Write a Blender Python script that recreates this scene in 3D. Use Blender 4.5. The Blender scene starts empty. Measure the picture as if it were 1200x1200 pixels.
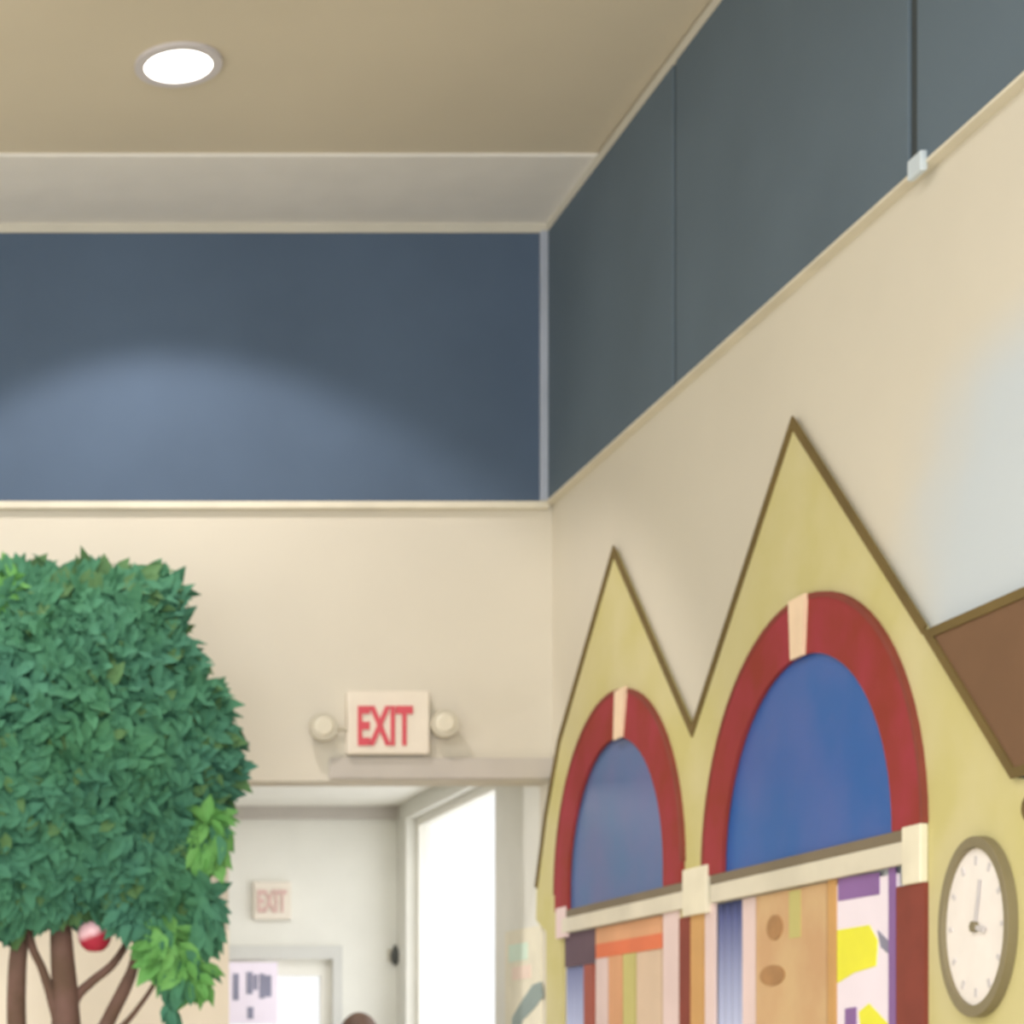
import bpy, bmesh, math, random
from mathutils import Vector, Matrix
from mathutils.geometry import tessellate_polygon
random.seed(7)
S = bpy.context.scene
C = S.collection

# ---------------------------------------------------------------- camera and room figures (metres)
F = 2400.0                      # focal length in pixels of the 1200 px frame
CX, CY = -93.0, 1247.0          # principal point in the cropped frame
EYE = 1.55
XW = 2.3125                     # face of the right wall
YB = 7.5                        # face of the back wall
ZC = 4.628                      # ceiling
ZP = 3.603                      # underside of the slate panels
ZO = 2.5875                     # top of the opening in the back wall
XO = 1.128                      # left edge of that opening
YF = 9.95                       # far wall of the vestibule
ZV = 2.80                       # vestibule ceiling

def P(px, py, Y):               # point of the frame at depth Y
    return Vector(((px - CX) * Y / F, Y, EYE + (CY - py) * Y / F))
def W(px, py, t=0.0):           # (Y, z) on the right wall, t metres proud of it
    Y = F * (XW - t) / (px - CX)
    return (Y, EYE + (CY - py) * Y / F)
def WY(px, t=0.0): return F * (XW - t) / (px - CX)

# ---------------------------------------------------------------- materials
def lin(c):
    return tuple(((v / 255) / 12.92 if v / 255 <= .04045 else ((v / 255 + .055) / 1.055) ** 2.4) for v in c)
def mat(name, rgb, rough=.6, var=.06, scale=6.0, bump=0.0, metal=0.0, rgb2=None, spec=.5):
    m = bpy.data.materials.new(name); m.use_nodes = True
    nt = m.node_tree; n = nt.nodes; b = n['Principled BSDF']
    a = lin(rgb)
    tc = n.new('ShaderNodeTexCoord'); no = n.new('ShaderNodeTexNoise')
    no.inputs['Scale'].default_value = scale; no.inputs['Detail'].default_value = 4
    nt.links.new(tc.outputs['Object'], no.inputs['Vector'])
    cr = n.new('ShaderNodeValToRGB')
    c2 = lin(rgb2) if rgb2 else tuple(min(1, x * (1 + var)) for x in a)
    c1 = a if rgb2 else tuple(x * (1 - var) for x in a)
    cr.color_ramp.elements[0].position = .35; cr.color_ramp.elements[1].position = .65
    cr.color_ramp.elements[0].color = (*c1, 1); cr.color_ramp.elements[1].color = (*c2, 1)
    nt.links.new(no.outputs['Fac'], cr.inputs['Fac']); nt.links.new(cr.outputs['Color'], b.inputs['Base Color'])
    b.inputs['Roughness'].default_value = rough; b.inputs['Metallic'].default_value = metal
    b.inputs['Specular IOR Level'].default_value = spec
    if bump:
        bp = n.new('ShaderNodeBump'); bp.inputs['Strength'].default_value = bump; bp.inputs['Distance'].default_value = .01
        n2 = n.new('ShaderNodeTexNoise'); n2.inputs['Scale'].default_value = scale * 12
        nt.links.new(tc.outputs['Object'], n2.inputs['Vector'])
        nt.links.new(n2.outputs['Fac'], bp.inputs['Height']); nt.links.new(bp.outputs['Normal'], b.inputs['Normal'])
    return m
def glow(name, rgb, strength):
    m = bpy.data.materials.new(name); m.use_nodes = True
    b = m.node_tree.nodes['Principled BSDF']
    b.inputs['Base Color'].default_value = (*lin(rgb), 1)
    b.inputs['Emission Color'].default_value = (*lin(rgb), 1); b.inputs['Emission Strength'].default_value = strength
    return m
def clear(name, tint=(235, 245, 245)):
    m = bpy.data.materials.new(name); m.use_nodes = True
    nt = m.node_tree; n = nt.nodes; n.remove(n['Principled BSDF'])
    o = n['Material Output']; t = n.new('ShaderNodeBsdfTransparent'); t.inputs[0].default_value = (*lin(tint), 1)
    g = n.new('ShaderNodeBsdfGlossy'); g.inputs['Roughness'].default_value = .05
    mx = n.new('ShaderNodeMixShader'); mx.inputs[0].default_value = .06
    nt.links.new(t.outputs[0], mx.inputs[1]); nt.links.new(g.outputs[0], mx.inputs[2]); nt.links.new(mx.outputs[0], o.inputs[0])
    return m

M = dict(
    wall=mat('cream_paint', (212, 206, 192), .85, .025, 1.2, spec=.2),
    ceil=mat('tan_ceiling_paint', (208, 199, 180), .9, .03, 1.0, spec=.1),
    ceil_strip=mat('pale_ceiling_strip', (232, 230, 226), .9, .02, spec=.1),
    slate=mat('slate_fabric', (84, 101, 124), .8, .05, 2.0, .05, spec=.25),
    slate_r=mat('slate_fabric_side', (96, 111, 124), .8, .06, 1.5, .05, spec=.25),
    seam=mat('dark_seam', (58, 66, 70), .8),
    greytrim=mat('grey_lilac_trim', (176, 184, 200), .5),
    paletrim=mat('pale_trim', (222, 216, 198), .6),
    bluewhite=mat('pale_blue_plastic', (205, 218, 228), .4),
    floor=mat('beige_floor', (200, 188, 165), .5, .05, 2),
    white=mat('white_paint', (238, 236, 226), .7, .015),
    vest=mat('vestibule_paint', (230, 229, 220), .8, .02, spec=.2),
    taupe=mat('taupe_paint', (190, 184, 176), .7, .03),
    yellow=mat('yellow_facade_paint', (200, 192, 132), .8, .05, 3.0, rgb2=(208, 200, 154), spec=.2),
    olive=mat('olive_outline_paint', (108, 90, 48), .8, .1, 8),
    brown=mat('brown_roof_paint', (120, 92, 70), .85, .05, 5, spec=.2),
    keystone=mat('keystone_cream', (240, 214, 184), .7, .05, 9),
    impost=mat('impost_cream', (232, 226, 204), .7, .05, 9),
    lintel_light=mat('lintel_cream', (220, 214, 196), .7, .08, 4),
    lintel_dark=mat('lintel_grey', (124, 112, 92), .7, .08, 4),  # grey-olive line above the cream lintel band
    signwhite=mat('sign_white_plastic', (230, 221, 206), .5, .02),
    red=glow('exit_red', (200, 76, 88), .12),
    palered=mat('exit_pale_red', (214, 180, 172), .6, .03),
    greyplastic=mat('grey_plastic', (196, 190, 172), .5, .03),
    lens=mat('lamp_lens', (220, 214, 196), .3, .02),
    face=mat('clock_face', (240, 234, 230), .5, .03, 14),
    rim=mat('clock_rim', (132, 122, 94), .5, .06),
    ink=mat('pale_grey_ink', (206, 202, 204), .6),
    dark=mat('dark_plastic', (72, 74, 70), .5),
    bark=mat('tree_bark', (98, 76, 62), .85, .1, 9, .4, rgb2=(116, 88, 80)),
    leaf=mat('leaf_green', (70, 124, 104), .8, .1, 3, rgb2=(74, 130, 96), spec=.25),
    leafcore=mat('leaf_core_green', (70, 122, 96), .9, .08, 8, spec=.1),  # plain green for the inner body of the crown
    leafl=mat('leaf_light_green', (94, 156, 82), .7, .1, 9, rgb2=(112, 170, 96), spec=.25),
    leafo=mat('leaf_olive', (86, 124, 80), .7, .1, 9, spec=.25),
    apple=mat('apple_red', (176, 38, 66), .22, .1, 12),
    applepale=mat('apple_pale_pink', (240, 200, 208), .4, .05, 12),
    transom=mat('blue_transom_glass', (46, 98, 172), .4, .1, 3.5, rgb2=(72, 102, 174), spec=.25),
    transom2=mat('grey_blue_transom_glass', (78, 112, 160), .4, .1, 3.5, rgb2=(98, 110, 160), spec=.25),
    orange=mat('orange_paint', (226, 120, 78), .6, .05),
    salmon=mat('salmon_paint', (222, 166, 124), .6, .05),
    lime=mat('olive_yellow_paint', (200, 192, 122), .6, .05),
    beige=mat('beige_panel', (216, 192, 168), .7, .04, 5),
    brickred=mat('brick_red', (132, 62, 50), .8, .08, 10),
    redpost=mat('red_post_paint', (166, 88, 74), .7, .08),
    palepink=mat('pale_pink_paint', (228, 206, 204), .7, .04),
    mauve=mat('dark_mauve_fabric', (100, 80, 92), .8, .08),
    wood=mat('tan_wood', (206, 166, 124), .6, .1, 6, rgb2=(214, 182, 136)),
    woodspot=mat('brown_knot_paint', (172, 130, 86), .7, .1, 20),
    ochre=mat('ochre_post', (206, 160, 100), .6, .06),
    posteryellow=mat('poster_yellow', (240, 238, 60), .5, .04),
    posterwhite=mat('poster_white', (246, 236, 250), .5, .02),
    posterpurple=mat('poster_purple', (140, 102, 166), .5, .06),
    mint=mat('poster_mint', (212, 232, 214), .6, .03),
    peach=mat('poster_peach', (240, 218, 202), .6, .03),
    greyteal=mat('poster_grey_teal', (146, 162, 158), .6, .05),
    bluegrey=mat('print_blue_grey', (140, 140, 162), .6, .05),
    hair=mat('dark_brown_hair', (92, 66, 50), .6, .1, 30),
    skin=mat('skin', (214, 166, 138), .55, .03),
    shirt=mat('grey_shirt', (150, 152, 156), .8, .04),
    lampring=mat('lamp_ring_grey', (206, 202, 206), .6, .02),
    cove=mat('cove_pale_grey', (206, 202, 190), .7, .02),
    lower_pale=mat('pale_cream_sheet', (240, 230, 212), .7, .02),
    framegrey=mat('frame_pale_grey', (208, 208, 202), .6, .02),
    glass=clear('clear_glass', (250, 250, 250)),
    lampglow=glow('lamp_diffuser', (255, 252, 244), 6.0),
)
# brick red arch
def brick(name, a, b):
    m = mat(name, a, .8, .1, 6, rgb2=b, spec=.2); return m
M['arch'] = brick('brick_red_arch', (144, 60, 50), (158, 62, 70))

# blue curtain: cloth darker towards the top, light blue below
def height_graded(name, z0, z1, c0, c1):
    m = mat(name, c0, .8); nt = m.node_tree; n = nt.nodes; b = n['Principled BSDF']
    g = n.new('ShaderNodeNewGeometry'); s = n.new('ShaderNodeSeparateXYZ'); r = n.new('ShaderNodeMapRange')
    r.inputs[1].default_value = z0; r.inputs[2].default_value = z1
    cr = n.new('ShaderNodeValToRGB'); cr.color_ramp.elements[0].color = (*lin(c0), 1); cr.color_ramp.elements[1].color = (*lin(c1), 1)
    nt.links.new(g.outputs['Position'], s.inputs[0]); nt.links.new(s.outputs[2], r.inputs[0])
    nt.links.new(r.outputs[0], cr.inputs[0]); nt.links.new(cr.outputs[0], b.inputs['Base Color'])
    return m
M['curtain'] = height_graded('graded_blue_cloth', 1.62, 1.97, (188, 196, 226), (84, 92, 140))

def apple_mat():
    m = M['apple']; nt = m.node_tree; n = nt.nodes; b = n['Principled BSDF']; base = b.inputs['Base Color'].links[0].from_node
    tc = n.new('ShaderNodeTexCoord'); s = n.new('ShaderNodeSeparateXYZ'); nt.links.new(tc.outputs['Generated'], s.inputs[0])
    a = n.new('ShaderNodeMath'); a.operation = 'MULTIPLY_ADD'; a.inputs[1].default_value = -.45; nt.links.new(s.outputs[0], a.inputs[0]); nt.links.new(s.outputs[2], a.inputs[2])
    r = n.new('ShaderNodeMapRange'); r.inputs[1].default_value = .22; r.inputs[2].default_value = .45; nt.links.new(a.outputs[0], r.inputs[0])
    mx = n.new('ShaderNodeMix'); mx.data_type = 'RGBA'; nt.links.new(r.outputs[0], mx.inputs[0]); nt.links.new(base.outputs[0], mx.inputs[6]); mx.inputs[7].default_value = (*lin((238, 196, 206)), 1)
    nt.links.new(mx.outputs[2], b.inputs['Base Color'])
apple_mat()

# right wall: cream paint with a soft airbrushed pale blue sky patch beside the painted roof
def wall_right_mat():
    m = mat('cream_paint_with_sky_patch', (214, 208, 193), .85, .025, 1.2, spec=.2)
    nt = m.node_tree; n = nt.nodes; b = n['Principled BSDF']; cr = b.inputs['Base Color'].links[0].from_node
    g = n.new('ShaderNodeNewGeometry'); s = n.new('ShaderNodeSeparateXYZ'); nt.links.new(g.outputs['Position'], s.inputs[0])
    no = n.new('ShaderNodeTexNoise'); no.inputs['Scale'].default_value = 3.0
    nt.links.new(g.outputs['Position'], no.inputs['Vector'])
    def math_(op, a, bb):
        k = n.new('ShaderNodeMath'); k.operation = op
        for i, v in enumerate((a, bb)):
            if isinstance(v, (int, float)): k.inputs[i].default_value = v
            else: nt.links.new(v, k.inputs[i])
        return k.outputs[0]
    d = math_('ADD', math_('ADD', s.outputs[1], math_('MULTIPLY', s.outputs[2], .36)), math_('MULTIPLY', math_('SUBTRACT', no.outputs['Fac'], .5), .35))
    r = n.new('ShaderNodeMapRange'); r.interpolation_type = 'SMOOTHSTEP'
    r.inputs[1].default_value = 5.95; r.inputs[2].default_value = 5.45; r.inputs[3].default_value = 0; r.inputs[4].default_value = .95
    nt.links.new(d, r.inputs[0])
    r2 = n.new('ShaderNodeMapRange'); r2.interpolation_type = 'SMOOTHSTEP'
    r2.inputs[1].default_value = 3.22; r2.inputs[2].default_value = 2.98; nt.links.new(s.outputs[2], r2.inputs[0])
    f = math_('MULTIPLY', r.outputs[0], r2.outputs[0])
    mx = n.new('ShaderNodeMix'); mx.data_type = 'RGBA'
    nt.links.new(f, mx.inputs[0]); nt.links.new(cr.outputs[0], mx.inputs[6]); mx.inputs[7].default_value = (*lin((196, 206, 214)), 1)
    nt.links.new(mx.outputs[2], b.inputs['Base Color'])
    return m
M['wall_r'] = wall_right_mat()

# ---------------------------------------------------------------- helpers
def finish(name, bm, m, parent=None, smooth=False, bevel=0.0):
    bmesh.ops.recalc_face_normals(bm, faces=bm.faces)
    me = bpy.data.meshes.new(name); bm.to_mesh(me); bm.free()
    for x in (m if isinstance(m, (list, tuple)) else [m]): me.materials.append(x)
    if smooth:
        for p in me.polygons: p.use_smooth = True
    o = bpy.data.objects.new(name, me); C.objects.link(o)
    if bevel:
        b = o.modifiers.new('bevel', 'BEVEL'); b.width = bevel; b.segments = 2; b.limit_method = 'ANGLE'
    if parent:
        o.parent = parent; o.matrix_parent_inverse = Matrix.Translation(parent.location).inverted()
    return o
def tag(o, label=None, cat=None, group=None, kind=None):
    if label: o['label'] = label
    if cat: o['category'] = cat
    if group: o['group'] = group
    if kind: o['kind'] = kind
    return o
def empty(name, loc):
    o = bpy.data.objects.new(name, None); C.objects.link(o); o.location = loc; o.empty_display_size = .1; return o
def add_box(bm, x0, x1, y0, y1, z0, z1):
    r = bmesh.ops.create_cube(bm, size=1)
    for v in r['verts']:
        v.co = Vector(((x0 + x1) / 2 + v.co.x * (x1 - x0), (y0 + y1) / 2 + v.co.y * (y1 - y0), (z0 + z1) / 2 + v.co.z * (z1 - z0)))
def box(name, x0, x1, y0, y1, z0, z1, m, parent=None, bevel=0.0):
    bm = bmesh.new(); add_box(bm, x0, x1, y0, y1, z0, z1); return finish(name, bm, m, parent, bevel=bevel)
def add_prism(bm, loops, f, d0, d1, mi=0):
    """loops: outer outline then holes, 2-D; f(u,v,d) gives the point; extruded from d0 to d1"""
    tri = tessellate_polygon([[Vector((u, v, 0)) for u, v in lp] for lp in loops])
    flat = [p for lp in loops for p in lp]
    A = [bm.verts.new(f(u, v, d0)) for u, v in flat]; B = [bm.verts.new(f(u, v, d1)) for u, v in flat]
    fs = []
    for t in tri:
        fs.append(bm.faces.new([A[i] for i in t])); fs.append(bm.faces.new([B[i] for i in reversed(t)]))
    k = 0
    for lp in loops:
        n = len(lp)
        for i in range(n):
            a, b = k + i, k + (i + 1) % n
            fs.append(bm.faces.new([A[a], A[b], B[b], B[a]]))
        k += n
    for q in fs: q.material_index = mi
onright = lambda u, v, d: Vector((XW - d, u, v))        # (Y, z, distance off the right wall)
def rprism(name, loops, d0, d1, m, parent=None, bevel=0.0):
    bm = bmesh.new(); add_prism(bm, loops, onright, d0, d1); return finish(name, bm, m, parent, bevel=bevel)
def rbox(name, ya, yb, z0, z1, d0, d1, m, parent=None, bevel=0.0):
    return box(name, XW - d1, XW - d0, min(ya, yb), max(ya, yb), z0, z1, m, parent, bevel)
def strip(pts, w):
    """closed outline of a mitred band of width w centred on the polyline"""
    L, R = [], []
    n = len(pts)
    for i, p in enumerate(pts):
        p = Vector(p)
        a = (p - Vector(pts[i - 1])).normalized() if i else (Vector(pts[1]) - p).normalized()
        b = (Vector(pts[i + 1]) - p).normalized() if i < n - 1 else a
        t = (a + b).normalized(); nn = Vector((-t.y, t.x)); k = w / 2 / max(.35, nn.dot(Vector((-a.y, a.x))))
        L.append(tuple(p + nn * k)); R.append(tuple(p - nn * k))
    return L + R[::-1]
def arc(cy, cz, r, a0, a1, n=28):
    return [(cy + r * math.cos(a0 + (a1 - a0) * i / n), cz + r * math.sin(a0 + (a1 - a0) * i / n)) for i in range(n + 1)]
def add_tube(bm, pts, rads, seg=10, cap=True):
    rings = []; prev = None
    for i, p in enumerate(pts):
        p = Vector(p); d = (Vector(pts[min(i + 1, len(pts) - 1)]) - Vector(pts[max(i - 1, 0)])).normalized()
        ref = prev if prev else (Vector((0, 1, 0)) if abs(d.y) < .9 else Vector((1, 0, 0)))
        u = (ref - d * ref.dot(d)).normalized(); v = d.cross(u); prev = u
        rings.append([bm.verts.new(p + (u * math.cos(2 * math.pi * k / seg) + v * math.sin(2 * math.pi * k / seg)) * rads[i]) for k in range(seg)])
    for a, b in zip(rings, rings[1:]):
        for k in range(seg): bm.faces.new([a[k], a[(k + 1) % seg], b[(k + 1) % seg], b[k]])
    if cap: bm.faces.new(rings[0][::-1]); bm.faces.new(rings[-1])
def smooth_path(pts, rads, n=6):
    P_, R_ = [], []
    pts = [Vector(p) for p in pts]
    for i in range(len(pts) - 1):
        p0 = pts[max(i - 1, 0)]; p1 = pts[i]; p2 = pts[i + 1]; p3 = pts[min(i + 2, len(pts) - 1)]
        for k in range(n):
            t = k / n
            P_.append(.5 * ((2 * p1) + (p2 - p0) * t + (2 * p0 - 5 * p1 + 4 * p2 - p3) * t * t + (3 * p1 - p0 - 3 * p2 + p3) * t ** 3))
            R_.append(rads[i] * (1 - t) + rads[i + 1] * t)
    P_.append(pts[-1]); R_.append(rads[-1]); return P_, R_
def text(name, s, h, w, loc, rot, m, parent, depth=.004):
    cu = bpy.data.curves.new(name, 'FONT'); cu.body = s; cu.extrude = depth; cu.offset = .03
    cu.align_x = 'CENTER'; cu.align_y = 'CENTER'; cu.size = 1
    o = bpy.data.objects.new(name, cu); C.objects.link(o)
    bpy.context.view_layer.update()
    me = bpy.data.meshes.new_from_object(o); bpy.data.objects.remove(o)
    xs = [v.co.x for v in me.vertices]; ys = [v.co.y for v in me.vertices]
    for v in me.vertices:
        v.co = Vector(((v.co.x - (min(xs) + max(xs)) / 2) * w / (max(xs) - min(xs)), (v.co.y - (min(ys) + max(ys)) / 2) * h / (max(ys) - min(ys)), v.co.z))
    me.transform(Matrix.Translation(loc) @ rot.to_4x4())
    me.materials.clear(); me.materials.append(m)
    o = bpy.data.objects.new(name, me); C.objects.link(o)
    if parent: o.parent = parent; o.matrix_parent_inverse = Matrix.Translation(parent.location).inverted()
    return o
FRONT = Matrix.Rotation(math.pi / 2, 3, 'X')             # lettering that faces -Y

# ---------------------------------------------------------------- the setting
st = lambda o: tag(o, kind='structure')
st(box('floor', -4.5, XW, -4.0, YF, -.1, 0, M['floor']))
st(box('ceiling', -4.5, XW, -4.0, YB, ZC, ZC + .1, M['ceil']))
st(box('wall_left', -4.6, -4.5, -4.0, YF, 0, ZC, M['wall']))
st(box('wall_rear', -4.5, XW, -4.1, -4.0, 0, ZC, M['wall']))
# back wall with the opening on its right
bm = bmesh.new()
add_prism(bm, [[(-4.5, 0), (XO, 0), (XO, ZO), (XW, ZO), (XW, ZC), (-4.5, ZC)]], lambda u, v, d: Vector((u, YB + d, v)), 0, .15)
st(finish('wall_back', bm, M['wall']))
# right wall of hall, with the tall window of the vestibule further on
wy0, wy1 = WY(580), WY(476)
bm = bmesh.new()
add_prism(bm, [[(-4.0, 0), (YB + .15, 0), (YB + .15, ZC), (-4.0, ZC)]], lambda u, v, d: Vector((XW + d, u, v)), 0, .25)
st(finish('wall_right', bm, M['wall_r']))
bm = bmesh.new()
add_prism(bm, [[(YB + .15, 0), (YF + .15, 0), (YF + .15, ZC), (YB + .15, ZC)], [(wy0, .35), (wy1, .35), (wy1, 2.72), (wy0, 2.72)]], lambda u, v, d: Vector((XW + d, u, v)), 0, .12)
st(finish('wall_vestibule_right', bm, M['vest']))
wf = bmesh.new()
add_prism(wf, [[(wy0, .35), (wy1, .35), (wy1, 2.72), (wy0, 2.72)], [(wy0 + .04, .39), (wy1 - .04, .39), (wy1 - .04, 2.68), (wy0 + .04, 2.68)]], lambda u, v, d: Vector((XW + d, u, v)), .05, .10)
win = st(finish('window_1', wf, M['white']))
box('window_pane', XW + .07, XW + .078, wy0 + .04, wy1 - .04, .39, 2.68, M['glass'], win)
# far wall of the vestibule with a glazed door
dx0, dx1 = 1.12, 2.0
bm = bmesh.new()
add_prism(bm, [[(-4.5, 0), (dx0, 0), (dx0, 2.06), (dx1, 2.06), (dx1, 0), (XW, 0), (XW, ZV), (-4.5, ZV)]], lambda u, v, d: Vector((u, YF + d, v)), 0, .12)
st(finish('wall_vestibule_far', bm, M['vest']))
st(box('ceiling_vestibule', -4.5, XW, YB + .15, YF, ZV, ZV + .1, M['white']))
dr = bmesh.new()
add_prism(dr, [[(dx0, .01), (dx1, .01), (dx1, 2.06), (dx0, 2.06)], [(dx0 + .12, .9), (dx1 - .05, .9), (dx1 - .05, 1.98), (dx0 + .12, 1.98)]], lambda u, v, d: Vector((u, YF + d, v)), .03, .07)
door = st(finish('door_1', dr, M['white']))
box('door_pane', dx0 + .12, dx1 - .05, YF + .045, YF + .052, .9, 1.98, M['glass'], door)
fr = bmesh.new()
add_prism(fr, [[(dx0 - .06, 0), (dx0, 0), (dx0, 2.06), (dx1, 2.06), (dx1, 0), (dx1 + .045, 0), (dx1 + .045, 2.125), (dx0 - .06, 2.125)]], lambda u, v, d: Vector((u, YF - .02 + d, v)), 0, .0195)
finish('door_frame', fr, M['framegrey'], door)
bm = bmesh.new(); add_tube(bm, [(dx0 + .06, YF - .03, 1.0), (dx0 + .17, YF - .03, 1.0)], [.011, .011]); add_tube(bm, [(dx0 + .06, YF - .03, 1.0), (dx0 + .06, YF + .03, 1.0)], [.013, .013])
finish('door_handle', bm, M['greyplastic'], door)
st(box('trim_1', -4.5, XW, YF - .03, YF, ZV - .06, ZV, M['taupe']))                       # moulding on the far wall
st(box('opening_strip', P(385, 0, YB).x, XW, YB - .025, YB, ZO + .005, P(0, 889, YB).z, M['taupe'], bevel=.004))   # taupe strip over the opening
st(box('ceiling_strip', -4.5, XW, YB - .58, YB, ZC - .012, ZC, M['ceil_strip']))                # paler strip along the ceiling's back edge
# ceiling coving and the ledges that hold the slate panels
cove = bmesh.new(); add_box(cove, XW - .03, XW, -4.0, YB - .0, ZC - .045, ZC - .012); add_box(cove, -4.5, XW - .03, YB - .03, YB, ZC - .045, ZC - .012)
st(finish('trim_4', cove, M['cove']))
led = bmesh.new(); add_box(led, -4.5, XW - .02, YB - .032, YB, ZP - .024, ZP); add_box(led, XW - .032, XW, -4.0, YB, ZP - .008, ZP)
st(finish('trim_5', led, M['paletrim']))
st(box('lower_wall_sheet', -4.5, XO, YB - .008, YB, .12, 2.04, M['lower_pale']))  # paler sheet over the lower back wall
base = bmesh.new(); add_box(base, -4.5, XO, YB - .015, YB, 0, .12)
st(finish('baseboard_back', base, M['paletrim']))
# vertical corner post between the two rows of panels
cp = box('corner_post', P(629, 0, YB).x, P(645, 0, YB).x, YB - .05, YB - .03, ZP, ZC - .045, M['greytrim'], bevel=.003)
tag(cp, 'pale grey vertical corner post between the slate panels of two walls', 'post')

# ---------------------------------------------------------------- slate wall panels
def slate_panel(name_label, mk, mt):
    o = mk(mt); tag(o, name_label, 'wall panel', 'slate panels under the ceiling'); return o
slate_panel('long slate blue panel on the back wall under the ceiling, lit by the round lamp',
    lambda m: box('wall_panel', -4.5, P(633, 0, YB - .03).x, YB - .03, YB, ZP, ZC - .045, m, bevel=.004), M['slate'])
ya, yb_, yc = WY(790, .03), WY(1069, .03), WY(1069, .03) - 2.2
slate_panel('grey slate panel on the right wall, the narrow one next to the corner',
    lambda m: rbox('wall_panel', YB - .03, ya + .012, ZP, ZC - .045, 0, .03, m, bevel=.004), M['slate_r'])
slate_panel('grey slate panel on the right wall between the two dark seams',
    lambda m: rbox('wall_panel', ya - .012, yb_ + .02, ZP, ZC - .045, 0, .03, m, bevel=.004), M['slate_r'])
slate_panel('grey slate panel at the top right, nearest the camera',
    lambda m: rbox('wall_panel', yb_ - .02, yb_ - 2.2, ZP, ZC - .045, 0, .03, m, bevel=.004), M['slate_r'])
s1 = rbox('panel_seam', ya + .012, ya - .012, ZP, ZC - .045, 0, .022, M['seam'])
tag(s1, 'thin dark vertical seam strip between slate panels, the one nearer the corner', 'seam strip', 'seam strips between slate panels')
s2 = empty('panel_seam', (XW, yb_, ZP))
tag(s2, 'wider dark vertical seam strip between slate panels with a pale clip at its foot', 'seam strip', 'seam strips between slate panels')
rbox('seam_strip', yb_ + .02, yb_ - .02, ZP, ZC - .045, 0, .022, M['seam'], s2)
rbox('clip', yb_ - .005, yb_ - .07, ZP - .025, ZP + .022, .028, .045, M['bluewhite'], s2, bevel=.004)

# ---------------------------------------------------------------- recessed ceiling lamp
lx, ly = (209 - CX) * (YB * 985 / 1173) / F, YB * 985 / 1173
lamp = empty('ceiling_lamp', (lx, ly, ZC))
tag(lamp, 'round recessed white lamp glowing in the tan ceiling', 'ceiling light')
def ring(bm, cx, cy, z0, z1, r0, r1, n=48):
    o = [(cx + r1 * math.cos(2 * math.pi * k / n), cy + r1 * math.sin(2 * math.pi * k / n)) for k in range(n)]
    i = [(cx + r0 * math.cos(2 * math.pi * k / n), cy + r0 * math.sin(2 * math.pi * k / n)) for k in range(n)]
    add_prism(bm, [o, i], lambda u, v, d: Vector((u, v, d)), z0, z1)
bm = bmesh.new(); ring(bm, lx, ly, ZC - .012, ZC, .104, .134); finish('trim_ring', bm, M['lampring'], lamp)
bm = bmesh.new(); add_prism(bm, [[(lx + .104 * math.cos(2 * math.pi * k / 48), ly + .104 * math.sin(2 * math.pi * k / 48)) for k in range(48)]], lambda u, v, d: Vector((u, v, d)), ZC - .007, ZC)
finish('diffuser', bm, M['lampglow'], lamp)

# ---------------------------------------------------------------- exit sign with two emergency lamp heads
def exit_sign():
    y = YB; t = empty('exit_sign', (P(451, 850, y).x, YB, P(451, 850, y).z))
    tag(t, 'white EXIT sign with red letters and two lamp heads above the opening', 'exit sign')
    a, b = P(404, 886, y), P(500, 812, y)
    box('housing', a.x, b.x, y - .05, y, a.z, b.z, M['signwhite'], t, bevel=.008)
    c = P(451.5, 850.5, y - .052)
    text('lettering', 'EXIT', 46 / 320, 64 / 320, c, FRONT, M['red'], t)
    for px, py in ((379, 852), (521, 848)):
        c = P(px, py, y - .06)
        bm = bmesh.new()
        prof = [(-.005, .028), (.0, .046), (.03, .052), (.045, .05)]
        add_tube(bm, [(c.x, y - .03 - d, c.z) for d, r in prof], [r for d, r in prof], 24)
        h = finish('lamp_head', bm, M['greyplastic'], t, smooth=False)
        bm = bmesh.new(); add_tube(bm, [(c.x, y - .076, c.z), (c.x, y - .082, c.z)], [.036, .028], 24)
        ln = finish('lens', bm, M['lens'], h); ln.matrix_parent_inverse = Matrix()
        bm = bmesh.new(); add_tube(bm, [(c.x, y - .02, c.z), (P(451, 0, y).x + (.14 if px > 451 else -.14), y - .025, c.z)], [.009, .009], 10)
        finish('arm', bm, M['greyplastic'], t)
exit_sign()

# ---------------------------------------------------------------- storefront facade on the right wall
fac = empty('storefront_facade', (XW, 5.4, 0))
tag(fac, 'yellow play-town shop front with two gables and two red arched windows', 'shop front')
T = .014
SMALL = dict(c=6.775, z=2.16, r=.613, ri=.465, y0=6.28, y1=7.34)
BIG = dict(c=5.335, z=2.10, r=.655, ri=.512, y0=4.775, y1=WY(836, T))
def hole(a):
    # arched opening: jambs and an inner half circle between them
    m = (a['y0'] + a['y1']) / 2; r = (a['y1'] - a['y0']) / 2
    pts = [(a['y0'], .55), (a['y1'], .55)] + [(m + r * math.cos(t), a['z'] + (a['ri'] + .02) * math.sin(t)) for t in [math.pi * i / 28 for i in range(29)]]
    return pts
G = [W(640, 1200, T), W(640, 1092, T), W(628, 1078, T), W(629, 1040, T), W(640, 955, T), W(656, 868, T), W(720, 645, T), W(812, 857, T), W(930, 495, T), W(1085, 738, T), W(1193, 912, T)]
G[0] = (G[1][0], 0.0)
last = G[-1]; end = (3.3, last[1] - (last[0] - 3.3) * .2)
outer = G + [end, (3.3, 0)]
rprism('facade_board', [outer, hole(SMALL), hole(BIG)], .002, T, M['yellow'], fac)
ol = [(y, z) for y, z in G[3:10]]
rprism('outline', [strip(ol, .024)], T, T + .006, M['olive'], fac)
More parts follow.
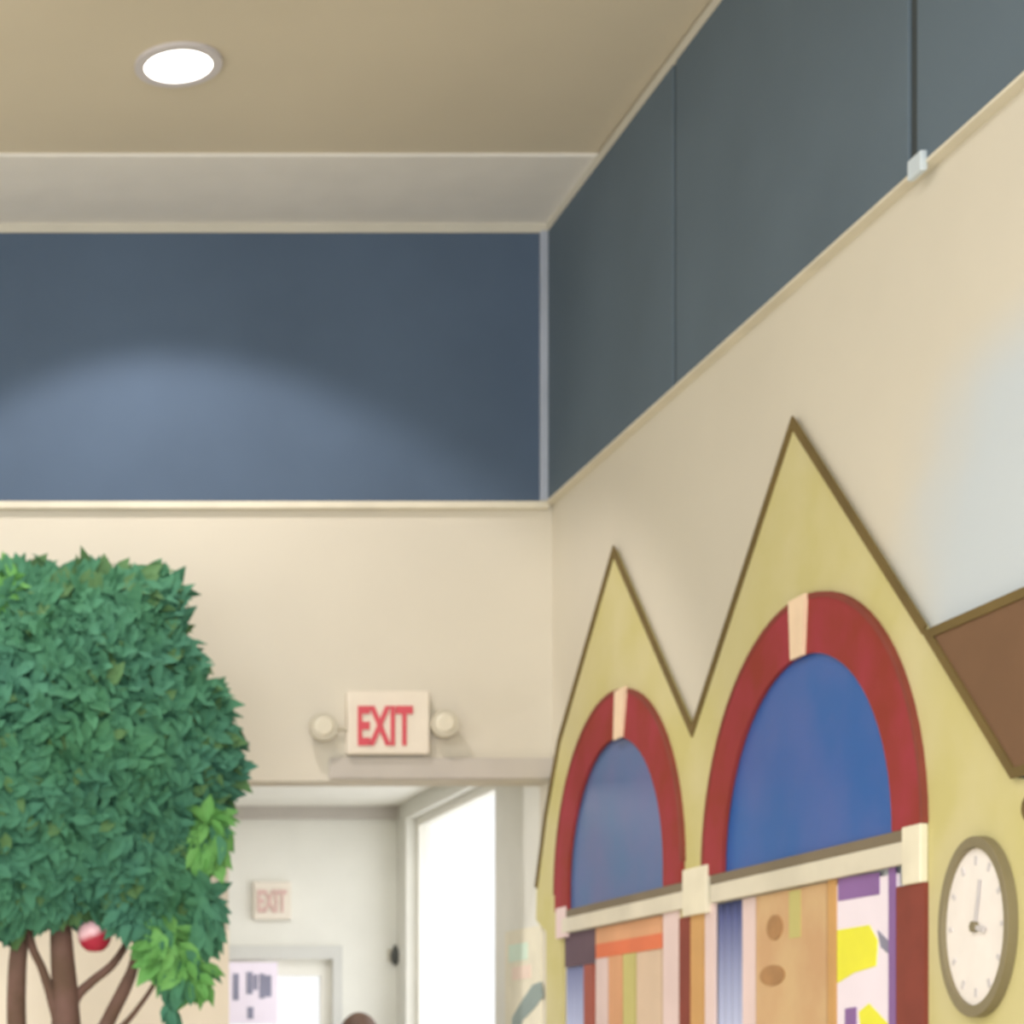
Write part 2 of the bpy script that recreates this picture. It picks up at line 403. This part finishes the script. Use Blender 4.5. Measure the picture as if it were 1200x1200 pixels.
def storefront_arch(a, kx):
    m = a['c']
    o = arc(m, a['z'], a['r'], 0, math.pi, 36); i = arc(m, a['z'], a['ri'], math.pi, 0, 36)
    ar = rprism('arch', [[(m + a['r'], 2.097)] + o + [(m - a['r'], 2.097), (m - a['ri'], 2.097)] + i + [(m + a['ri'], 2.097)]], T, T + .012, M['arch'], fac)
    ky, _ = W(kx, 0, T + .024); s = Vector((ky - m, 0)); ang = math.acos(max(-1, min(1, (ky - m) / a['r'])))
    ks = []
    for rr, h in ((a['r'] + .008, .05), (a['ri'] - .004, .036)):
        cy, cz = m + rr * math.cos(ang), a['z'] + rr * math.sin(ang)
        ks.append((cy - h, cz)); ks.append((cy + h, cz))
    k = rprism('keystone', [[ks[0], ks[1], ks[3], ks[2]]], T + .012, T + .022, M['keystone'], ar)
    k.matrix_parent_inverse = Matrix()
    ar2 = rprism('arch_outline', [strip(arc(m, a['z'], a['r'] + .003, 0, math.pi, 36), .014)], T, T + .014, M['brickred'], ar)
    ar2.matrix_parent_inverse = Matrix()
    return ar
storefront_arch(SMALL, 725); storefront_arch(BIG, 932)
for a, mm in ((SMALL, M['transom2']), (BIG, M['transom'])):
    lo = (a['y0'] - .01, 2.04), (a['y1'] + .01, 2.04)
    m = (a['y0'] + a['y1']) / 2; r = (a['y1'] - a['y0']) / 2
    pts = list(lo) + [(m + (r + .01) * math.cos(t), a['z'] + (a['ri'] + .03) * math.sin(t)) for t in [math.pi * i / 28 for i in range(29)]]
    rprism('transom_pane', [pts], .002, .012, mm, fac)
# lintels, imposts and piers: edges given at their front faces
def slab(name, a, b, z0, z1, d1, m, bev=0.0): return rbox(name, WY(a, d1), WY(b, d1), z0, z1, T, d1, M[m], fac, bev)
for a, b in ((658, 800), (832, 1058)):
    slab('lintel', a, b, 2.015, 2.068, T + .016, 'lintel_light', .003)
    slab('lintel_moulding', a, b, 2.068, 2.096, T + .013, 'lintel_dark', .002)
slab('impost', 799, 827, 1.99, 2.13, T + .02, 'impost', .004)
slab('impost', 1056, 1078, 1.965, 2.10, T + .02, 'impost', .004)
slab('impost', 651, 663, 2.0, 2.11, T + .014, 'palepink', .003)
slab('pier', 1050, 1083, .0, 1.965, T + .010, 'brickred')
slab('pier', 796, 808, .0, 1.99, T + .010, 'brickred')
slab('pier', 809, 824, .0, 1.99, T + .008, 'ochre')
slab('pier', 826, 838, .0, 2.015, T + .006, 'palepink')
slab('pier', 777, 795, .0, 2.015, T + .006, 'palepink')
rprism('window_sill', [[(WY(660, T), .5), (WY(788, T), .5), (WY(788, T), .56), (WY(660, T), .56)]], T, T + .05, M['impost'], fac)
rprism('window_sill', [[(WY(834, T), .5), (WY(1053, T), .5), (WY(1053, T), .56), (WY(834, T), .56)]], T, T + .05, M['impost'], fac)
c = W(1207, 946, T + .006)
bm = bmesh.new(); add_prism(bm, [[(c[0] + .035 * math.cos(2 * math.pi * k / 20), c[1] + .03 * math.sin(2 * math.pi * k / 20)) for k in range(20)]], onright, T, T + .006)
finish('stud', bm, M['olive'], fac)

# brown roof of the neighbouring painted house
T2 = .024
A0, A1, A2 = W(1086, 740, T2), W(1188, 906, T2), W(1230, 888, T2)
B1 = W(1200, 692, T2)
sl = (B1[1] - A0[1]) / (B1[0] - A0[0])
rt = (3.6, A0[1] + sl * (3.6 - A0[0])); rb = (3.6, A1[1] + sl * (3.6 - A1[0]))
roof = empty('roof_board', (XW, A0[0], A0[1]))
tag(roof, 'brown roof board with an olive edge, right of the taller gable', 'roof board')
rprism('board', [[A0, rt, rb, A1]], T + .002, T2, M['brown'], roof)
rprism('edge_outline', [strip([rt, (A0[0] - .01, A0[1] - .008), (A1[0], A1[1]), rb], .022)], T2, T2 + .005, M['olive'], roof)

# clock
def clock():
    cy, cz = W(1144, 1086, T + .012)
    ry = (WY(1102, T + .02) - WY(1185, T + .02)) / 2; rz = 106 * cy / F
    t = empty('wall_clock', (XW - T, cy, cz)); tag(t, 'oval white clock with a thin grey-olive rim on the yellow front', 'clock')
    E = lambda k, n=56: [(cy + ry * k * math.cos(2 * math.pi * i / n), cz + rz * k * math.sin(2 * math.pi * i / n)) for i in range(n)]
    rprism('rim', [E(1.0), E(.87)], T, T + .022, M['rim'], t, bevel=.003)
    rprism('face', [E(.88)], T, T + .012, M['face'], t)
    for i in range(12):
        a = math.pi * 2 * i / 12
        pts = [(cy + ry * k * math.cos(a), cz + rz * k * math.sin(a)) for k in (.68, .78)]
        rprism('hour_mark', [strip(pts, .010)], T + .012, T + .014, M['ink'], t)
    rprism('hand', [strip([(cy, cz), (cy - .02, cz + .10)], .008)], T + .014, T + .017, M['ink'], t)
    rprism('hand', [strip([(cy, cz), (cy - .045, cz - .01)], .010)], T + .017, T + .020, M['ink'], t)
    bm = bmesh.new(); add_prism(bm, [[(cy + .012 * math.cos(k * .52), cz + .012 * math.sin(k * .52)) for k in range(12)]], onright, T + .012, T + .022)
    finish('hub', bm, M['rim'], t)
clock()

# ---------------------------------------------------------------- things behind the two windows (flat on the wall inside each opening)
def curtain(px0, px1, ztop, label):
    y0, y1 = WY(px0, .015), WY(px1, .015)
    bm = bmesh.new(); n = 24
    rows = []
    for z in (.58, 1.2, 1.6, ztop):
        rows.append([bm.verts.new((XW - .008 - .004 * math.sin(i / n * math.pi * 7), y0 + (y1 - y0) * i / n, z)) for i in range(n + 1)])
    for a, b in zip(rows, rows[1:]):
        for i in range(n): bm.faces.new([a[i], a[i + 1], b[i + 1], b[i]])
    o = finish('curtain', bm, M['curtain'], smooth=True)
    s = o.modifiers.new('thick', 'SOLIDIFY'); s.thickness = .003
    return tag(o, label, 'curtain', 'blue curtains in the shop windows')
curtain(662, 683, 1.893, 'narrow blue curtain in the smaller arched window, below its dark valance')
curtain(839, 868, 2.012, 'blue curtain at the left of the larger arched window, dark at top')
v = rbox('valance', WY(662, .0135), WY(697, .0135), 1.895, 2.012, .004, .0135, M['mauve'])
tag(v, 'dark mauve valance under the lintel of the smaller arched window', 'valance')
# orange framed panel in the small window
d = empty('framed_panel', (XW, WY(740), .57)); tag(d, 'beige panel with an orange frame in the smaller arched window', 'panel')
L = lambda name, a, b, z0, z1, d0, d1, m, par: rbox(name, WY(a, d1), WY(b, d1), z0, z1, d0, d1, M[m], par)
L('frame_post', 684, 695, .57, 1.893, .003, .013, 'redpost', d)
L('frame_post', 698, 711, .57, 1.945, .003, .011, 'palepink', d)
L('frame_post', 713, 728, .57, 1.91, .003, .012, 'salmon', d)
L('frame_rail', 698, 775, 1.91, 1.957, .003, .0135, 'orange', d)
L('frame_rail', 698, 775, 1.957, 2.012, .003, .012, 'salmon', d)
L('inset_strip', 730, 744, .57, 1.91, .004, .012, 'lime', d)
L('inset_panel', 746, 775, .57, 1.91, .004, .010, 'beige', d)
# wooden board, ochre post and poster in the large window
w = empty('wooden_board', (XW, WY(920), .57)); tag(w, 'tan wooden board with brown painted spots in the larger arched window', 'board')
L('plank_panel', 886, 968, .57, 2.012, .003, .012, 'wood', w)
L('pale_edge', 870, 885, .57, 2.012, .003, .010, 'palepink', w)
L('trim_post', 970, 979, .57, 2.04, .003, .0135, 'ochre', w)
for px, py, a, b in ((908, 1087, .05, .034), (905, 1143, .08, .028)):
    cy, cz = W(px, py, .013)
    bm = bmesh.new(); add_prism(bm, [[(cy + a * math.cos(k * .393), cz + b * math.sin(k * .393)) for k in range(16)]], onright, .012, .015)
    finish('painted_spot', bm, M['woodspot'], w)
for px0, px1, py0, py1 in ((925, 938, 1042, 1100),):
    y0, z0 = W(px0, py1, .013); y1, z1 = W(px1, py0, .013)
    rbox('pale_stripe', y0, y1, z0, z1, .012, .014, M['lime'], w)
p = empty('poster', (XW, WY(1013), 1.3)); tag(p, 'bright yellow, white and purple poster at the right of the larger window', 'poster')
D = .010
rbox('sheet', WY(981, D), WY(1052, D), 1.1, 2.0, .003, D, M['posterwhite'], p)
def shape(name, pts, m, par, d0, d1):
    return rprism(name, [[W(x, y, d1) for x, y in pts]], d0, d1, M[m], par)
shape('purple_band', [(982, 1030), (1030, 1022), (1030, 1048), (982, 1056)], 'posterpurple', p, D, D + .002)
shape('yellow_patch', [(981, 1090), (1018, 1084), (1028, 1102), (1026, 1132), (1000, 1140), (981, 1152)], 'posteryellow', p, D, D + .002)
shape('yellow_patch', [(1006, 1186), (1018, 1176), (1044, 1204), (1044, 1235), (1010, 1215)], 'posteryellow', p, D, D + .002)
shape('purple_patch', [(1028, 1090), (1046, 1108), (1046, 1122), (1032, 1110)], 'bluegrey', p, D, D + .002)
shape('purple_patch', [(990, 1182), (1003, 1180), (1003, 1215), (990, 1218)], 'posterpurple', p, D, D + .002)
shape('purple_band', [(1041, 1000), (1049, 998), (1049, 1215), (1041, 1218)], 'posterpurple', p, D, D + .003)

# ---------------------------------------------------------------- vestibule furniture on its walls
po = empty('wall_poster', (XW, WY(612), 1.75)); tag(po, 'pale poster with mint, peach and grey shapes on the vestibule wall', 'poster')
D = .008
shape('sheet', [(592, 1092), (634, 1084), (634, 1250), (592, 1252)], 'impost', po, .001, D)
shape('mint_patch', [(596, 1108), (618, 1104), (618, 1124), (596, 1128)], 'mint', po, D, D + .002)
shape('peach_patch', [(600, 1134), (622, 1130), (622, 1146), (600, 1149)], 'peach', po, D, D + .002)
shape('grey_stroke', [(634, 1150), (636, 1168), (626, 1182), (612, 1196), (606, 1215), (598, 1215), (600, 1192), (612, 1172), (624, 1154)], 'greyteal', po, D, D + .002)

sg = empty('vestibule_exit_sign', (P(318, 0, YF).x, YF, P(0, 1056, YF).z)); tag(sg, 'faint small pink-lettered sign high on the far vestibule wall', 'sign')
a, b = P(296, 1078, YF), P(340, 1034, YF)
box('housing', a.x, b.x, YF - .03, YF, a.z, b.z, M['signwhite'], sg, bevel=.004)
text('lettering', 'EXIT', 26 / 241, 34 / 241, P(319, 1056, YF - .034), FRONT, M['palered'], sg, .003)
nt_ = empty('door_notice', (P(296, 0, YF).x, YF, P(0, 1160, YF).z)); tag(nt_, 'white notice with blurred dark print on the far glass door', 'notice')
a, b = P(262, 1200, YF), P(324, 1128, YF)
box('sheet', a.x, b.x, YF - .028, YF - .022, a.z, b.z, M['posterwhite'], nt_)
bm = bmesh.new()
for x0, x1, y0, y1 in ((273, 280, 1141, 1172), (289, 296, 1139, 1165), (297, 302, 1142, 1160), (304, 310, 1141, 1170), (310, 318, 1143, 1168), (290, 297, 1180, 1194)):
    a, b = P(x0, y1, YF - .03), P(x1, y0, YF - .03); add_box(bm, a.x, b.x, YF - .031, YF - .028, a.z, b.z)
finish('print', bm, M['bluegrey'], nt_)
hk = empty('corner_sensor', (XW - .02, YF - .03, P(0, 1119, YF).z)); tag(hk, 'tiny dark fixture high in the far corner of the vestibule', 'sensor')
c = P(464.5, 1119, YF - .03)
bm = bmesh.new(); add_tube(bm, [(c.x - .006, c.y, c.z + d) for d in (-.05, -.03, 0, .03, .05)], [.006, .018, .022, .012, .003], 12); finish('sensor_body', bm, M['dark'], hk, smooth=True)
box('mounting_plate', XW - .045, XW - .001, YF - .012, YF - .001, c.z - .03, c.z + .03, M['greyplastic'], hk)

# ---------------------------------------------------------------- person in the vestibule, only the crown of the head reaches the frame
def person():
    Y = 9.1; top = P(421, 1186, Y); x = top.x; H = top.z
    k = H / 1.76
    root = empty('person', (x, Y, 0)); tag(root, 'person with dark brown hair standing in the vestibule, only the crown showing', 'person')
    V, E, R = [], [], []
    def v(px, py, pz, r, r2=None): V.append((px * k, py * k, pz * k)); R.append((r * k, (r2 or r) * k)); return len(V) - 1
    pel = v(0, 0, .95, .14, .11); wa = v(0, 0, 1.10, .125, .10); ch = v(0, 0, 1.28, .15, .11); nb = v(0, 0, 1.43, .07); nk = v(0, 0, 1.50, .052); j = v(0, -.01, 1.56, .068); he = v(0, -.005, 1.65, .082)
    E += [(pel, wa), (wa, ch), (ch, nb), (nb, nk), (nk, j), (j, he)]
    for s in (-1, 1):
        sh = v(s * .17, 0, 1.40, .058); el = v(s * .215, .01, 1.13, .042); wr = v(s * .225, -.04, .88, .027); pm = v(s * .225, -.05, .81, .03)
        E += [(ch, sh), (sh, el), (el, wr), (wr, pm)]
        for q in range(4):
            f1 = v(s * (.225), -.075 + .018 * q, .745, .009); f2 = v(s * .215, -.078 + .019 * q, .70 + .006 * abs(q - 1.5), .008); E += [(pm, f1), (f1, f2)]
        th = v(s * .215, -.088, .79, .010); t2 = v(s * .212, -.10, .755, .009); E += [(pm, th), (th, t2)]
        hp = v(s * .085, 0, .88, .09); kn = v(s * .095, -.01, .50, .062); an = v(s * .10, .02, .09, .04); to = v(s * .115, -.14, .035, .035)
        E += [(pel, hp), (hp, kn), (kn, an), (an, to)]
    me = bpy.data.meshes.new('body'); me.from_pydata(V, E, []); o = bpy.data.objects.new('body', me); C.objects.link(o)
    sk = o.modifiers.new('skin', 'SKIN')
    for i, r in enumerate(R): me.skin_vertices[0].data[i].radius = r
    me.skin_vertices[0].data[0].use_root = True
    ss = o.modifiers.new('sub', 'SUBSURF'); ss.levels = 2; ss.render_levels = 2
    bpy.context.view_layer.update()
    dg = bpy.context.evaluated_depsgraph_get(); nm = bpy.data.meshes.new_from_object(o.evaluated_get(dg))
    bpy.data.objects.remove(o)
    nm.materials.clear()
    for m in (M['skin'], M['shirt'], M['mauve']): nm.materials.append(m)
    for pl in nm.polygons:
        z = pl.center.z / k; ax = abs(pl.center.x) / k
        pl.material_index = 0 if (z > 1.47 or (ax > .18 and z < 1.14)) else (1 if z > .93 else 2); pl.use_smooth = True
    body = bpy.data.objects.new('body', nm); C.objects.link(body); body.parent = root
    for nme, s in (('eye', -1), ('eye', 1)):
        bm = bmesh.new(); bmesh.ops.create_uvsphere(bm, u_segments=12, v_segments=8, radius=.012 * k)
        for q in bm.verts: q.co += Vector((s * .032 * k, -.078 * k, 1.645 * k))
        e = finish(nme, bm, M['dark'], None, True); e.parent = root
    bm = bmesh.new(); bmesh.ops.create_cone(bm, segments=10, radius1=.015 * k, radius2=.004 * k, depth=.04 * k)
    for q in bm.verts: q.co += Vector((0, -.09 * k, 1.615 * k))
    e = finish('nose', bm, M['skin'], None, True); e.parent = root
    bm = bmesh.new(); bmesh.ops.create_uvsphere(bm, u_segments=28, v_segments=18, radius=1)
    dele = []
    for q in bm.verts:
        q.co = Vector((q.co.x * .088, q.co.y * .103 + .005, q.co.z * .115 + 1.645)) * k
        if q.co.y < -.045 * k and q.co.z < 1.68 * k: dele.append(q)
    bmesh.ops.delete(bm, geom=dele, context='VERTS')
    for q in bm.verts: q.co.z = min(q.co.z, 1.76 * k)
    h = finish('hair', bm, M['hair'], None, True); h.parent = root
person()

# ---------------------------------------------------------------- the tree beside the opening
YT = 6.75
tree = empty('leafy_tree', (P(60, 0, YT).x, YT, 0))
tag(tree, 'artificial tree with dense dark green leaves and bare brown stems, left', 'tree')
def tp(px, py, dy=0): 
    return P(px, py, YT + dy)
px_m = F / YT
def stem(name, pts, rads, m='bark'):
    a, r = smooth_path([tp(*q) for q in pts], [x / px_m for x in rads]); bm = bmesh.new(); add_tube(bm, a, r, 12)
    return finish(name, bm, M[m], tree, smooth=True)
base_z = CY + EYE * F / YT
stem('trunk', [(60, base_z), (62, 1600), (66, 1400), (76, 1250), (77, 1180), (73, 1120), (70, 1060, .05), (66, 960, .05)], [46, 36, 28, 20, 16, 14, 12, 8])
stem('branch', [(64, 1500), (30, 1330), (20, 1210), (20, 1140), (24, 1080, .05), (20, 980, .05)], [22, 14, 11.5, 11, 10, 7])
stem('branch', [(72, 1205), (58, 1160), (48, 1132), (38, 1110), (30, 1070, .05)], [9, 6, 5, 5, 4])
stem('branch', [(80, 1195), (90, 1168), (108, 1150), (132, 1130), (150, 1100, .05), (160, 1050, .05)], [7, 6, 5.5, 5, 4, 3])
stem('branch', [(76, 1380), (104, 1250), (128, 1194), (146, 1158), (158, 1125, .03), (165, 1060, .05)], [14, 10, 8.5, 8, 6, 4])
stem('branch', [(118, 1225), (146, 1200), (164, 1178), (182, 1150), (196, 1110, .03)], [5, 3.5, 3, 2.5, 2])
# crown outline in the plane of the tree: right edge as seen, left edge its mirror-like run outside the frame
OUT = [(-150, 700), (-80, 668), (0, 690), (20, 665), (60, 668), (120, 670), (180, 668), (205, 685), (212, 730), (232, 768), (252, 800), (262, 835), (278, 868), (282, 900), (262, 935), (244, 965), (228, 1000),
       (238, 1040), (245, 1090), (215, 1110), (175, 1098), (140, 1078), (96, 1068), (60, 1078), (20, 1088), (-40, 1100), (-110, 1090), (-180, 1040), (-230, 950), (-235, 850), (-200, 760)]
def inside(x, y, poly):
    c = False; j = len(poly) - 1
    for i in range(len(poly)):
        xi, yi = poly[i]; xj, yj = poly[j]
        if (yi > y) != (yj > y) and x < (xj - xi) * (y - yi) / (yj - yi) + xi: c = not c
        j = i
    return c
def edge_dist(x, y, poly):
    best = 1e9; bp = None
    for i in range(len(poly)):
        a = Vector(poly[i]); b = Vector(poly[(i + 1) % len(poly)]); q = Vector((x, y)); ab = b - a
        t = max(0, min(1, (q - a).dot(ab) / ab.dot(ab))); p_ = a + ab * t; d_ = (q - p_).length
        if d_ < best: best = d_; bp = p_
    return best, bp
def add_leaf(bm, p, d, n, L, w, mi=0):
    d = d.normalized(); s = d.cross(n).normalized(); n = s.cross(d)
    a = bm.verts.new(p); m1 = bm.verts.new(p + d * L * .5 - n * L * .05); t = bm.verts.new(p + d * L - n * L * .12)
    l1 = bm.verts.new(p + d * L * .3 + s * w * .5 + n * w * .12); l2 = bm.verts.new(p + d * L * .65 + s * w * .42 + n * w * .1)
    r1 = bm.verts.new(p + d * L * .3 - s * w * .5 + n * w * .12); r2 = bm.verts.new(p + d * L * .65 - s * w * .42 + n * w * .1)
    for f in ((a, l1, m1), (l1, l2, m1), (l2, t, m1), (t, r2, m1), (r2, r1, m1), (r1, a, m1)):
        q = bm.faces.new(f); q.material_index = mi; q.smooth = True
CEN = Vector((25, 880))
def leaf_mass(poly, count, half, size, mi_fn, name, mats, cen, thick0=.10):
    bm = bmesh.new(); xs = [q[0] for q in poly]; ys = [q[1] for q in poly]; k = 0
    while k < count:
        x = random.uniform(min(xs), max(xs)); y = random.uniform(min(ys), max(ys))
        if not inside(x, y, poly): continue
        d_, bp = edge_dist(x, y, poly)
        hh = half * math.sqrt(min(1, d_ / 150)) + .03
        sgn = -1 if random.random() < .72 else 1
        dy = sgn * hh * random.uniform(.75, 1.0)
        if name != 'foliage': dy = random.uniform(-hh, hh)
        p_ = tp(x, y, dy if name == 'foliage' else dy - .12)
        out = Vector((x - cen[0], 0, -(y - cen[1]))).normalized()
        near = max(0, 1 - d_ / 45)
        n = Vector((out.x * .5 + random.uniform(-.3, .3), sgn * (1 - .5 * near), .35 + out.z * .3 + random.uniform(-.3, .3))).normalized()
        dd = Vector((out.x * (near + .2) + random.uniform(-.6, .6), random.uniform(-.3, .3), out.z * (near + .1) + random.uniform(-.8, .5)))
        if dd.length < .1: dd = Vector((0, 0, -1))
        Ls = size * random.uniform(.7, 1.2) * (1 + .45 * near * (random.random() < .4))
        add_leaf(bm, p_ - dd.normalized() * Ls * .4, dd, n, Ls, Ls * .46, mi_fn(near)); k += 1
    return finish_leaf(name, bm, mats)
def finish_leaf(name, bm, mats):
    me = bpy.data.meshes.new(name); bm.to_mesh(me); bm.free()
    for m in mats: me.materials.append(m)
    o = bpy.data.objects.new(name, me); C.objects.link(o)
    o.parent = tree; o.matrix_parent_inverse = Matrix.Translation(tree.location).inverted(); return o
leaf_mass(OUT, 7500, .30, .085, lambda nr: 1 if random.random() < .05 + .2 * nr else 0, 'foliage', [M['leaf'], M['leafo']], CEN)
# dense inner body of the crown: outline shrunk and domed front and back
bm = bmesh.new()
N = 64; rings = []
def shrink(f):
    return [(CEN[0] + (x - CEN[0]) * f, CEN[1] + (y - CEN[1]) * f) for x, y in OUT]
layers = [(.25, -.2), (.6, -.17), (.82, -.09), (.92, 0), (.82, .09), (.6, .17), (.25, .2)]
for f, dy in layers: rings.append([bm.verts.new(tp(x, y, dy)) for x, y in shrink(f)])
for a, b in zip(rings, rings[1:]):
    for i in range(len(a)): bm.faces.new([a[i], a[(i + 1) % len(a)], b[(i + 1) % len(a)], b[i]])
bm.faces.new(rings[0]); bm.faces.new(rings[-1][::-1])
finish('inner_foliage', bm, M['leafcore'], tree, smooth=True)
def blob(cx, cy, rx, ry, n=14): return [(cx + rx * math.cos(2 * math.pi * k / n), cy + ry * math.sin(2 * math.pi * k / n)) for k in range(n)]
for (cx, cy, rx, ry, cnt) in ((243, 982, 24, 34, 110), (200, 1112, 34, 34, 170), (222, 1146, 28, 20, 70), (4, 720, 24, 60, 110), (0, 985, 14, 30, 40)):
    o = leaf_mass(blob(cx, cy, rx, ry), cnt, .06, .075, lambda nr: 1 if random.random() < .12 else 0, 'leaf_cluster', [M['leafl'], M['leaf']], (cx, cy - 20))
    o['label'] = 'light green leaves'
# hanging dark leaves right of the light ones
for (cx, cy, rx, ry, cnt) in ((240, 1075, 16, 42, 90), (200, 1165, 9, 30, 26), (170, 1075, 40, 22, 90)):
    leaf_mass(blob(cx, cy, rx, ry), cnt, .05, .07, lambda nr: 0, 'leaf_cluster', [M['leaf']], (cx, cy - 20))

# apple ornament
ap = empty('apple_ornament', tp(111, 1096, -.02)); tag(ap, 'red apple with a pale pink top hanging below the tree leaves', 'apple ornament')
bm = bmesh.new(); n = 28; rr = 20 / px_m; c0 = tp(111, 1097, -.02); rings = []
prof = []
for i in range(n + 1):
    a = math.pi * i / n; r = math.sin(a) * (1 + .08 * math.cos(a)); z = math.cos(a) * 1.02 - .28 * math.exp(-(a / .35) ** 2) + .16 * math.exp(-((math.pi - a) / .3) ** 2)
    prof.append((r * rr, z * rr))
for r, z in prof[1:-1]: rings.append([bm.verts.new(c0 + Vector((r * math.cos(2 * math.pi * k / 32), r * math.sin(2 * math.pi * k / 32), z))) for k in range(32)])
for a, b in zip(rings, rings[1:]):
    for k in range(32): bm.faces.new([a[k], a[(k + 1) % 32], b[(k + 1) % 32], b[k]])
bm.faces.new(rings[0]); bm.faces.new(rings[-1][::-1])
finish('fruit', bm, M['apple'], ap, smooth=True)
bm = bmesh.new(); add_tube(bm, [c0 + Vector((0, 0, rr * .7)), c0 + Vector((.004, 0, rr * 1.2)), c0 + Vector((.012, 0, rr * 2.0))], [.003, .003, .003], 8)
finish('stalk', bm, M['bark'], ap)

# ---------------------------------------------------------------- light
def area(name, loc, rot, sx, sy, e, col=(1, .95, .86)):
    l = bpy.data.lights.new(name, 'AREA'); l.shape = 'RECTANGLE'; l.size = sx; l.size_y = sy; l.energy = e; l.color = col
    o = bpy.data.objects.new(name, l); C.objects.link(o); o.location = loc; o.rotation_euler = rot; return o
def spot(name, loc, tilt, ang, e, blend=.3, col=(1, .94, .86), r=.05):
    l = bpy.data.lights.new(name, 'SPOT'); l.spot_size = math.radians(ang); l.spot_blend = blend; l.energy = e; l.color = col; l.shadow_soft_size = r
    o = bpy.data.objects.new(name, l); C.objects.link(o); o.location = loc; o.rotation_euler = tilt; return o
spot('recessed_lamp_light', (lx, ly, ZC - .03), (math.radians(23.6), 0, math.radians(-9)), 97, 92, .3, (1, .92, .87))
spot('upper_left_fill', (-1.3, 6.35, ZC - .03), (math.radians(12), 0, math.radians(-14)), 110, 100, .4, (1, .98, .98))  # unseen spot added to brighten the lower back wall by the tree
spot('low_left_fill', (-2.2, 6.5, 1.3), Vector((2.45, 1.0, .42)).to_track_quat('-Z', 'Y').to_euler(), 36, 235, .9, (1, .96, .94))  # unseen low spot added to lift the wall behind the stems
area('hall_ceiling_fill', (-1.8, 1.0, ZC - .05), (0, 0, 0), 4.5, 6.0, 275, (1, .985, 1))  # broad unseen light added overhead to fill the closed hall
area('left_side_fill', (-4.4, 5.0, 1.9), (0, math.radians(-90), 0), 2.6, 4.4, 40, (.9, .95, 1))  # cool side fill added from the left; no window is built there
area('rear_fill', (-1.2, -3.9, 1.9), (math.radians(90), 0, 0), 5.5, 2.8, 330, (.93, .97, 1))  # frontal fill added behind the camera for the back wall and tree
area('vestibule_fill', (1.4, 8.8, ZV - .03), (0, 0, 0), .9, .9, 9, (1, .97, .96))  # unseen overhead fill added to light the vestibule
area('daylight_window', (XW + .3, (wy0 + wy1) / 2, 1.6), (0, math.radians(90), 0), 2.2, 1.4, 14, (.97, .98, 1))
wd = bpy.data.worlds.new('daylight'); S.world = wd; wd.use_nodes = True
bg = wd.node_tree.nodes['Background']; bg.inputs[0].default_value = (.98, .99, 1, 1); bg.inputs[1].default_value = 1.3

# ---------------------------------------------------------------- camera
cd = bpy.data.cameras.new('camera'); cam = bpy.data.objects.new('camera', cd); C.objects.link(cam)
cam.location = (0, 0, EYE); cam.rotation_euler = (math.pi / 2, 0, 0)
cd.sensor_fit = 'HORIZONTAL'; cd.sensor_width = 36; cd.lens = F / 1200 * 36
cd.shift_x = (600 - CX) / 1200; cd.shift_y = (CY - 600) / 1200
cd.clip_start = .05
cd.dof.use_dof = True; cd.dof.focus_distance = 2.0; cd.dof.aperture_fstop = 12   # the whole photograph is slightly soft
S.camera = cam
S.view_settings.view_transform = 'Standard'; S.view_settings.look = 'None'; S.view_settings.gamma = 1; S.view_settings.use_curve_mapping = False
S.view_settings.exposure = 0.0
